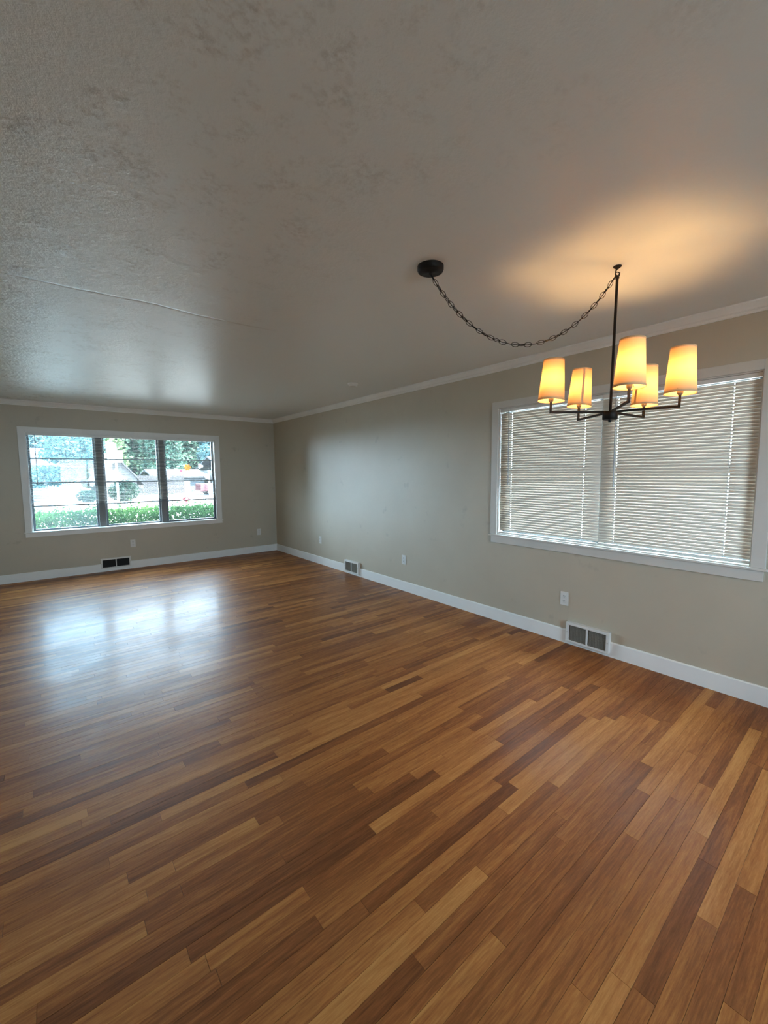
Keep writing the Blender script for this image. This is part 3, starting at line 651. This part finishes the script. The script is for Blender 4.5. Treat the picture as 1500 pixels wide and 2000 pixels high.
for i, an in enumerate(angs):
    d = xx*math.cos(an) + yy*math.sin(an); side = nrm.cross(d)
    tip = d*RAD
    m = MB(); hw = .0052
    m.obox(d*((RAD+.02)/2), d, side, nrm, (RAD-.02)/2+hw, hw, hw)
    up_l = .046+stretch[i]
    m.obox(tip+nrm*(up_l/2), d, side, nrm, hw, hw, up_l/2+hw)
    arm = m.build('arm', 'black', ch, bevel=.0008)
    st = tip+nrm*(up_l+hw)
    m = MB(); m.lathe([(.006, -.002), (.011, .004), (.0125, .008), (.0125, .055), (.010, .060)], 20, st, nrm); m.build('lamp_socket', 'socket', arm)
    # shade
    ax = (nrm + camR*tilts[i]).normalized()
    sb = tip + nrm*(.058+stretch[i]) ; Hs = .203; rb, rt = .0625, .0485
    m = MB(); n = 64
    m.lathe([(rb+.0006, 0), (rt+.0006, Hs)], n, sb, ax, 0, False, False)
    m.lathe([(rb+.0016, -.002), (rb+.0020, .003), (rb+.0016, .008)], n, sb, ax, 0, False, False)
    m.lathe([(rt+.0016, Hs-.007), (rt+.0020, Hs-.003), (rt+.0014, Hs+.001)], n, sb, ax, 0, False, False)
    u = ax.orthogonal().normalized(); u = (X_-ax*X_.dot(ax)).normalized(); v_ = ax.cross(u)
    # wire spider
    for k in range(3):
        a = an+.5+k*2*PI/3; e1 = sb+ax*.012+(u*math.cos(a)+v_*math.sin(a))*rb
        m.tube([e1, sb+ax*.050+(u*math.cos(a)+v_*math.sin(a))*.014], .0011, 5, 1)
    m.lathe([(.0135, .048), (.0165, .048), (.0165, .051), (.0135, .051)], 16, sb, ax, 1, False, False)
    m.build('lamp_shade', ['shade', 'black'], arm, normals=False)
    if seams[i] is not None:
        a = seams[i]; m = MB(); q = []
        for k in range(5):
            b_ = a+(k-2)*.05
            q.append((sb+ax*.002+(u*math.cos(b_)+v_*math.sin(b_))*(rb+.0014), sb+ax*(Hs-.002)+(u*math.cos(b_)+v_*math.sin(b_))*(rt+.0014)))
        m.add([p for pr in q for p in pr], [(2*k, 2*k+2, 2*k+3, 2*k+1) for k in range(4)], 0, True)
        m.build('shade_seam', 'seam', arm, normals=False, label='darker vertical seam strip')
    m = MB(); bc = st+nrm*.058
    prof = [(.0105, 0), (.012, .010), (.018, .024), (.0255, .040), (.029, .054), (.0275, .068), (.021, .080), (.010, .087), (.002, .089)]
    m.lathe(prof, 20, bc, nrm); m.build('light_bulb', 'bulb', arm)
    m2 = None
# canopy + chain
can = V((1.527, 1.541, H))
m = MB(); m.lathe([(.0635, 0), (.0635, -.018), (.060, -.026), (.052, -.030), (.010, -.031), (.008, -.038)], 40, loc_(can), Z_); m.build('ceiling_canopy', 'black', ch)
# catenary
P0c = can+V((0, 0, -.036)); P1c = V((2.246, .984, 2.396))
span = (V((P1c.x, P1c.y))-V((P0c.x, P0c.y))).length; dr = V((P1c.x-P0c.x, P1c.y-P0c.y, 0)).normalized()
def cat_fit(sag_z):
    lo, hi = .05, 5
    def f(a):
        # y = a cosh((s-s0)/a)+c through both ends with given minimum
        z0, z1 = P0c.z-sag_z, P1c.z-sag_z
        return a*math.acosh(z0/a+1)+a*math.acosh(z1/a+1)-span
    for _ in range(80):
        mid = (lo+hi)/2
        if f(mid) > 0: hi = mid
        else: lo = mid
    a = (lo+hi)/2; s0 = a*math.acosh((P0c.z-sag_z)/a+1); return a, s0
zmin = 2.068
ca_, s0_ = cat_fit(zmin)
def cpt(s): return P0c + dr*s + Z_*((zmin + ca_*(math.cosh((s-s0_)/ca_)-1)) - P0c.z)
pts = [cpt(span*i/400) for i in range(401)]
ln = [0]
for i in range(400): ln.append(ln[-1]+(pts[i+1]-pts[i]).length)
def at_len(l):
    for i in range(400):
        if ln[i+1] >= l:
            t = (l-ln[i])/(ln[i+1]-ln[i]); return pts[i].lerp(pts[i+1], t), (pts[i+1]-pts[i]).normalized()
    return pts[-1], (pts[-1]-pts[-2]).normalized()
m = MB(); m.tube([loc_(pts[i])+V((0, 0, .001*math.sin(i*.35))) for i in range(0, 401, 4)], .0018, 6)
chain = m.build('swag_chain', 'black', ch)
pitch = .0325; nl = int(ln[-1]/pitch)
lv = []
for j in range(24):
    a = 2*PI*j/24; lv.append(((.0185)*math.cos(a)*(1+.04*math.cos(2*a)), .0105*math.sin(a)))
lm = MB(); lm.tube([(p[0], p[1], 0) for p in lv], .0015, 6, closed=True)
link0 = lm.build('chain_link', 'black', chain)
for k in range(nl+1):
    o = link0 if k == 0 else link0.copy()
    if k: COL.objects.link(o)
    p, t = at_len(min(ln[-1]-.005, (k+.5)*ln[-1]/(nl+1)))
    sd_ = t.cross(Z_).normalized(); nz = sd_.cross(t)
    ang = (PI/2 if k % 2 else 0) + random.uniform(-.35, .35)
    yv = sd_*math.cos(ang)+nz*math.sin(ang); zv = t.cross(yv)
    R = Matrix((t, yv, zv)).transposed().to_4x4()
    o.matrix_basis = Matrix.Translation(loc_(p)) @ R

# ================================================================== outdoors
G = -0.35
m = MB(); m.box((-40, D+TH, G-.1), (60, 22.5, G)); struct(m.build('front_lawn', 'concrete'))
m = MB(); m.box((-40, 22.5, G-.1), (60, 40, G-.02)); struct(m.build('street', 'asphalt'))
m = MB(); m.box((-40, 40, G-.1), (60, 120, G+.01)); struct(m.build('far_lawn', 'grass'))
m = MB(); m.box((9.6, 40, G+.01), (14.6, 62, G+.03)); struct(m.build('driveway', 'concrete'))
m = MB(); m.box((-40, YB-25, G-.1), (60, YB-TH, G)); struct(m.build('back_yard', 'concrete'))
m = MB(); m.box((W+TH, YB-TH, G-.1), (60, D+TH, G)); struct(m.build('side_yard', 'concrete'))
m = MB(); m.box((XL-TH-3, D+TH, G), (W+4, 10.6, G+.03)); struct(m.build('planting_bed', 'soil'))

def leaves(c, rad, n, size, shape='ell', rnd=None, flat=0):
    rnd = rnd or random.Random(1); vs, fs = [], []
    for i in range(n):
        while True:
            p = V((rnd.uniform(-1, 1), rnd.uniform(-1, 1), rnd.uniform(-1, 1)))
            if shape == 'box': break
            if p.length <= 1 and p.length > .35: break
        q = V((c[0]+p.x*rad[0], c[1]+p.y*rad[1], c[2]+p.z*rad[2]))
        d = V((rnd.gauss(0, 1), rnd.gauss(0, 1), rnd.gauss(.3, 1))).normalized(); u = d.orthogonal().normalized(); u = Quaternion(d, rnd.uniform(0, 6.28)) @ u; w_ = d.cross(u)
        s_ = size*rnd.uniform(.6, 1.3)
        b0 = len(vs); vs += [q-u*s_, q-w_*s_*.5, q+u*s_, q+w_*s_*.5]; fs.append((b0, b0+1, b0+2, b0+3))
    return vs, fs
# hedge under the window
hr = random.Random(3)
hd = empty('hedge', (1.2, 9.3, G)); tag(hd, 'leafy green hedge with stray twigs growing just outside the picture window', 'hedge')
m = MB()
vs, fs = leaves((1.4, 9.35, .20), (3.6, .42, .60), 60000, .034, 'box', hr)
m.add(vs, fs)
for k in range(320):
    x = hr.uniform(-2.1, 4.9); y = hr.uniform(8.95, 9.7); z = .77; hgt = hr.uniform(.03, .16)*(1.5 if hr.random() < .15 else 1)
    m.tube([(x, y, z-.05), (x+hr.uniform(-.03, .03), y, z+hgt)], .0022, 3, 0)
    for j in range(int(hgt*90)):
        t = hr.random(); q = V((x+hr.uniform(-.03, .03), y+hr.uniform(-.03, .03), z+hgt*t)); d = V((hr.gauss(0, 1), hr.gauss(0, 1), hr.gauss(0, 1))).normalized(); u = d.orthogonal().normalized(); w_ = d.cross(u)
        s_ = hr.uniform(.012, .026); m.add([q-u*s_, q-w_*s_*.5, q+u*s_, q+w_*s_*.5], [(0, 1, 2, 3)])
o = m.build('foliage', 'hedge', hd, normals=False); o.matrix_parent_inverse = Matrix.Translation(-V(hd.location))
m = MB()
for k in range(60):
    x = hr.uniform(-2.1, 4.9); m.tube([(x, 9.35, G), (x+hr.uniform(-.15, .15), 9.35+hr.uniform(-.3, .3), .45)], .009, 5)
o = m.build('stems', 'bark', hd); o['kind'] = 'stuff'; o.matrix_parent_inverse = Matrix.Translation(-V(hd.location))

def tree(x, y, h, r, mat, n, size, label, seed, trunk_r=.22, name='tree'):
    rnd = random.Random(seed); root = empty(name, (x, y, G)); tag(root, label, 'tree', 'street trees across the road')
    m = MB(); pts_ = [(0, 0, 0), (.1, 0, h*.18), (-.05, .1, h*.4), (0, 0, h*.7)]
    m.tube(pts_, [trunk_r, trunk_r*.8, trunk_r*.6, .06], 8)
    for k in range(5):
        a = rnd.uniform(0, 6.28); z = h*rnd.uniform(.22, .45); m.tube([(0, 0, z), (math.cos(a)*r*.35, math.sin(a)*r*.35, z+h*.12), (math.cos(a)*r*.7, math.sin(a)*r*.7, z+h*.3)], [trunk_r*.45, trunk_r*.3, .03], 6)
    m.build('trunk', 'bark', root)
    m = MB(); nb = 46
    for k in range(nb):
        a = rnd.uniform(0, 6.28); q = rnd.uniform(.1, .75)*r; z = h*rnd.uniform(.13, .88)
        vs, fs = leaves((math.cos(a)*q, math.sin(a)*q, z), (r*.42, r*.42, h*.12), n//nb, size, 'ell', rnd); m.add(vs, fs)
    m.build('crown', mat, root, normals=False); return root
RW1 = [(-7.6, 'leaf_a', 'dark tree beyond the left end of the picture window'), (-1.3, 'leaf_c', 'blue-green street tree seen through the leftmost pane'),
       (5.0, 'leaf_b', 'yellow-green tree filling the top of the middle pane'), (11.3, 'leaf_a', 'full green tree behind the garage in the right pane'),
       (17.6, 'leaf_c', 'dense tree at the right edge of the right pane')]
for i, (x, mt, lb) in enumerate(RW1): tree(x, 57, 10.5, 2.6, mt, 15000, .33, lb, i+1)
RW2 = [(-5.1, 'leaf_c', 'tree in the back row behind the leftmost pane'), (2.1, 'leaf_c', 'tall back tree between the left and middle panes'),
       (9.3, 'leaf_a', 'tall back tree between the middle and right panes'), (16.5, 'leaf_a', 'back tree rising above the cream house in the right pane'),
       (23.7, 'leaf_c', 'furthest back tree at the right edge of the right pane')]
for i, (x, mt, lb) in enumerate(RW2): tree(x, 65.5, 12, 3.05, mt, 15000, .35, lb, i+11)
# leaning bare-trunked tree near the sign
lt = empty('leaning_tree', (2.35, 27, G)); tag(lt, 'leaning tree with an arched bare limb in the leftmost pane', 'tree')
m = MB(); m.tube([(0, 0, 0), (-.10, 0, .9), (-.22, 0, 1.5), (-.45, 0, 2.05), (-.85, 0, 2.42), (-1.5, 0, 2.6)], [.11, .09, .075, .06, .05, .03], 8)
m.tube([(0, 0, 0), (.2, 0, 1.2), (.35, 0, 3.2)], [.10, .07, .04], 8)
m.build('trunk', 'bark', lt)
m = MB(); rnd = random.Random(9)
for k in range(10):
    vs, fs = leaves((rnd.uniform(-3.4, .6), rnd.uniform(-1, 1), rnd.uniform(2.6, 5.0)), (1.1, 1.0, .6), 420, .12, 'ell', rnd); m.add(vs, fs)
vs, fs = leaves((-2.4, 0, 1.75), (1.5, .8, .55), 1500, .10, 'ell', rnd); m.add(vs, fs)
m.build('crown', 'leaf_c', lt, normals=False)

def bush(x, y, rx_, rz, mat, label, seed, n=1500, size=.07):
    rnd = random.Random(seed); root = empty('bush', (x, y, G)); tag(root, label, 'bush')
    m = MB(); vs, fs = leaves((0, 0, rz*.9), (rx_, rx_*.7, rz), n, size, 'ell', rnd); m.add(vs, fs); vs, fs = leaves((0, 0, rz*.9), (rx_*.6, rx_*.4, rz*.6), n//2, size, 'ell', rnd); m.add(vs, fs)
    m.build('foliage', mat, root, normals=False)
    m = MB()
    m.tube([(0, 0, 0), (.05, 0, rz*.5), (-.05, .05, rz)], .04, 6); m.build('stem', 'bark', root)
bush(4.2, 34.5, 1.0, .78, 'bush', 'dark round bush behind the white signpost in the middle pane', 21, 2600)
bush(2.2, 34.9, .7, .42, 'bush', 'low dark shrub right of the pale garage front in the left pane', 22)
# houses
def house(name, x0, x1, y0, y1, ze, zr, mat, label, cat='house', ridge='x', garage=None, windows=()):
    root = empty(name, ((x0+x1)/2, y0, G)); tag(root, label, cat)
    o_ = V(root.location)
    def pb(m, nm, mt, par=None, lab=None):
        ob = m.build(nm, mt, par or root)
        if par is None: ob.matrix_parent_inverse = Matrix.Translation(-o_)
        return ob
    m = MB(); m.box((x0, y0, G), (x1, y1, ze))
    if ridge == 'y': m.prism([(x0, ze), (x1, ze), ((x0+x1)/2, zr)], 'y', y0, y1)
    pb(m, 'wall', mat)
    m = MB(); t = .14
    if ridge == 'y':
        c = (x0+x1)/2; k = (zr-ze)/(c-x0); ov = .45
        m.prism([(x0-ov, ze-ov*k), (c, zr), (c, zr+t), (x0-ov, ze-ov*k+t)], 'y', y0-.4, y1+.3); m.prism([(x1+ov, ze-ov*k), (c, zr), (c, zr+t), (x1+ov, ze-ov*k+t)], 'y', y0-.4, y1+.3)
    else:
        c = (y0+y1)/2; m.prism([(y0-.5, ze), (c, zr), (c, zr+t), (y0-.5, ze+t)], 'x', x0-.4, x1+.4); m.prism([(y1+.5, ze), (c, zr), (c, zr+t), (y1+.5, ze+t)], 'x', x0-.4, x1+.4)
    pb(m, 'roof', 'roof')
    if garage:
        m = MB(); m.box((garage[0], y0-.05, G), (garage[1], y0, garage[2]))
        for i in range(1, 4): 
            z = G+(garage[2]-G)*i/4; m.box((garage[0], y0-.06, z-.015), (garage[1], y0-.05, z+.015), 1)
        pb(m, 'garage_door', ['sign', 'siding'])
    for (a, b, z0, z1) in windows:
        m = MB(); m.box((a-.08, y0-.06, z0-.08), (b+.08, y0, z1+.08)); f = pb(m, 'window_frame', 'sign')
        m = MB(); m.box((a, y0-.07, z0), (b, y0-.06, z1)); g = m.build('window_pane', 'carglass', f)
house('house', -6.5, 2.0, 38, 46, 2.0, 3.4, 'siding', 'pale blue-grey house with a white garage door seen through the leftmost pane', garage=(.1, 1.9, 1.15), windows=[(-4.2, -2.8, .6, 1.6)])
house('house', 3.0, 5.35, 36.5, 44, 1.2, 2.6, 'stucco', 'white gabled house behind the signpost in the middle pane', ridge='y', windows=[(3.6, 4.3, .3, 1.0)])
house('garage', 8.2, 12.6, 45, 52, 1.15, 1.9, 'siding', 'low pale garage behind the red hydrant in the right pane', 'garage', garage=(8.6, 11.2, .85))
house('house', 13.6, 20, 42, 50, 1.9, 3.2, 'stucco', 'cream house beyond the parked cars at the right of the right pane', windows=[(14.6, 15.8, .6, 1.5)])
# fence
fc = empty('wooden_fence', (7.35, 43.6, G)); tag(fc, 'weathered grey board fence along the lawn in the middle pane', 'fence')
m = MB()
for i in range(36):
    x = -1.5+i*.125; h_ = 1.75+random.uniform(-.03, .03); m.box((x, 0, 0), (x+.105, .02, h_))
m.box((-1.5, .02, .4), (3.0, .06, .5)); m.box((-1.5, .02, 1.3), (3.0, .06, 1.4)); m.build('fence_boards', 'fence', fc)
for i in range(3):
    m = MB(); x = -1.5+i*2.2; m.box((x, .06, 0), (x+.1, .16, 1.85)); m.build('fence_post', 'fence', fc)
# signpost
sg = empty('signpost', (2.02, 18, G)); tag(sg, 'pale metal signpost carrying a cluster of blank white sign panels', 'signpost')
o_ = V(sg.location)
m = MB(); m.box((-.035, -.02, 0), (.035, .02, 2.55-G)); m.build('post', 'galv', sg)
for (x0, x1, z0, z1, yo) in ((1.735, 1.97, 2.31, 2.62, -.03), (1.745, 1.985, 1.88, 2.29, -.05), (2.0, 2.24, 1.89, 2.33, -.03), (1.56, 1.72, 2.04, 2.23, -.03), (1.97, 2.04, 2.33, 2.56, -.06)):
    m = MB(); m.box((x0-o_.x, yo-.006, z0-o_.z), (x1-o_.x, yo, z1-o_.z)); m.build('sign_panel', 'sign', sg, bevel=.003)
m = MB(); m.box((1.58-o_.x, -.025, 2.12-G), (2.22-o_.x, -.012, 2.15-G)); m.build('crossbar', 'galv', sg)
# hydrant
hyd = empty('fire_hydrant', (6.42, 26.9, G)); tag(hyd, 'red fire hydrant standing at the curb across the lawn in the right pane', 'hydrant')
m = MB(); m.lathe([(.17, 0), (.17, .04), (.11, .05), (.11, .42), (.135, .43), (.135, .46), (.12, .47)], 20, (0, 0, 0), Z_); m.build('barrel', 'red', hyd)
m = MB(); m.lathe([(.14, .47), (.13, .52), (.10, .60), (.05, .66), (.03, .67), (.03, .72)], 20, (0, 0, 0), Z_); m.build('bonnet', 'red', hyd)
for s_ in (-1, 1):
    m = MB(); m.lathe([(.06, .09), (.06, .17), (.075, .17), (.075, .22), (.03, .22), (.03, .25)], 14, (0, 0, .36), X_*s_); m.build('nozzle_cap', 'red', hyd)
m = MB(); m.lathe([(.08, .09), (.08, .19), (.095, .19), (.095, .23), (.03, .23), (.03, .26)], 14, (0, 0, .33), -Y_); m.build('pumper_cap', 'red', hyd)
# parked cars
def car(x, y, mat, label, truck=False):
    root = empty('car', (x, y, G)); tag(root, label, 'car')
    m = MB(); L_ = 4.4
    if truck: prof = [(-2.3, .35), (2.3, .35), (2.35, .8), (2.25, .98), (1.1, 1.05), (.65, 1.62), (-.5, 1.66), (-.75, 1.05), (-2.25, 1.02)]
    else: prof = [(-2.1, .3), (2.15, .3), (2.2, .65), (2.05, .85), (1.1, .95), (.55, 1.4), (-.9, 1.45), (-1.7, 1.0), (-2.15, .92)]
    m.prism(prof, 'y', -.85, .85); m.build('car_body', mat, root, bevel=.06)
    for s_ in (-1, 1):
        m = MB(); q = [(.95, 1.0), (.5, 1.33), (-.3, 1.38), (-.35, 1.0)] if not truck else [(.95, 1.08), (.58, 1.54), (-.4, 1.57), (-.45, 1.08)]
        m.prism(q, 'y', s_*.852, s_*.858); m.build('side_window', 'carglass', root)
    for xx_ in (-1.35, 1.4):
        for s_ in (-1, 1):
            m = MB(); m.lathe([(.33, -.1), (.34, -.08), (.34, .08), (.33, .1)], 24, (xx_, s_*.78, .33), Y_)
            wh = m.build('wheel', 'tyre', root); m = MB(); m.lathe([(.19, 0), (.17, .012)], 16, (xx_, s_*.88, .33), Y_*s_); m.build('hub_cap', 'carwhite', wh)
    return root
car(12.6, 39.0, 'carred', 'dark red pickup truck parked across the street at the right of the right pane', True)
car(17.6, 40.0, 'carwhite', 'white car parked at the right edge of the right pane, beyond the red pickup')
up_ = empty('utility_pole', (10.9, 37.6, G)); tag(up_, 'pale upright pole standing before the red pickup truck', 'pole')
m = MB(); m.tube([(0, 0, 0), (0, 0, 2.1)], .07, 10); m.build('post', 'sign', up_); m = MB(); m.lathe([(.09, 2.1), (.09, 2.13), (.02, 2.2)], 10, (0, 0, 0), Z_); m.build('post_cap', 'sign', up_)

# flat translucent coloured shapes on the inside of the upper right pane
def mark(name, x, z, r, mat, petals, label, k=.45):
    yv = D+.0975; m = MB(); n = petals*8; ring_ = []
    for j in range(n):
        a = 2*PI*j/n; q = r*(1-k+k*abs(math.cos(petals*a/2))); ring_.append((x+q*math.cos(a), z+q*math.sin(a)))
    m.add([(p[0], yv, p[1]) for p in ring_], [tuple(range(n))]); o = m.build(name, mat, None); 
    o.data.transform(Matrix.Translation((-x, -yv, -z))); o.location = (x, yv, z)
    return tag(o, label, 'window sticker')
mark('flower_mark', 1.865, 1.56, .058, 'film_orange', 6, 'orange flower-shaped patch on the right pane of the picture window')
mark('flower_mark', 2.070, 1.585, .05, 'film_white', 3, 'white tulip-shaped patch on the right pane, right of the orange flower')
mark('flower_mark', 1.762, 1.505, .026, 'film_pink', 5, 'small pink patch on the right pane, left of the orange flower')
mark('blotch_mark', 1.575, 1.425, .048, 'film_white', 4, 'white blotch low at the left edge of the upper right pane', .3)
mark('blotch_mark', 2.165, 1.415, .05, 'film_white', 4, 'white blotch low at the right edge of the upper right pane', .3)
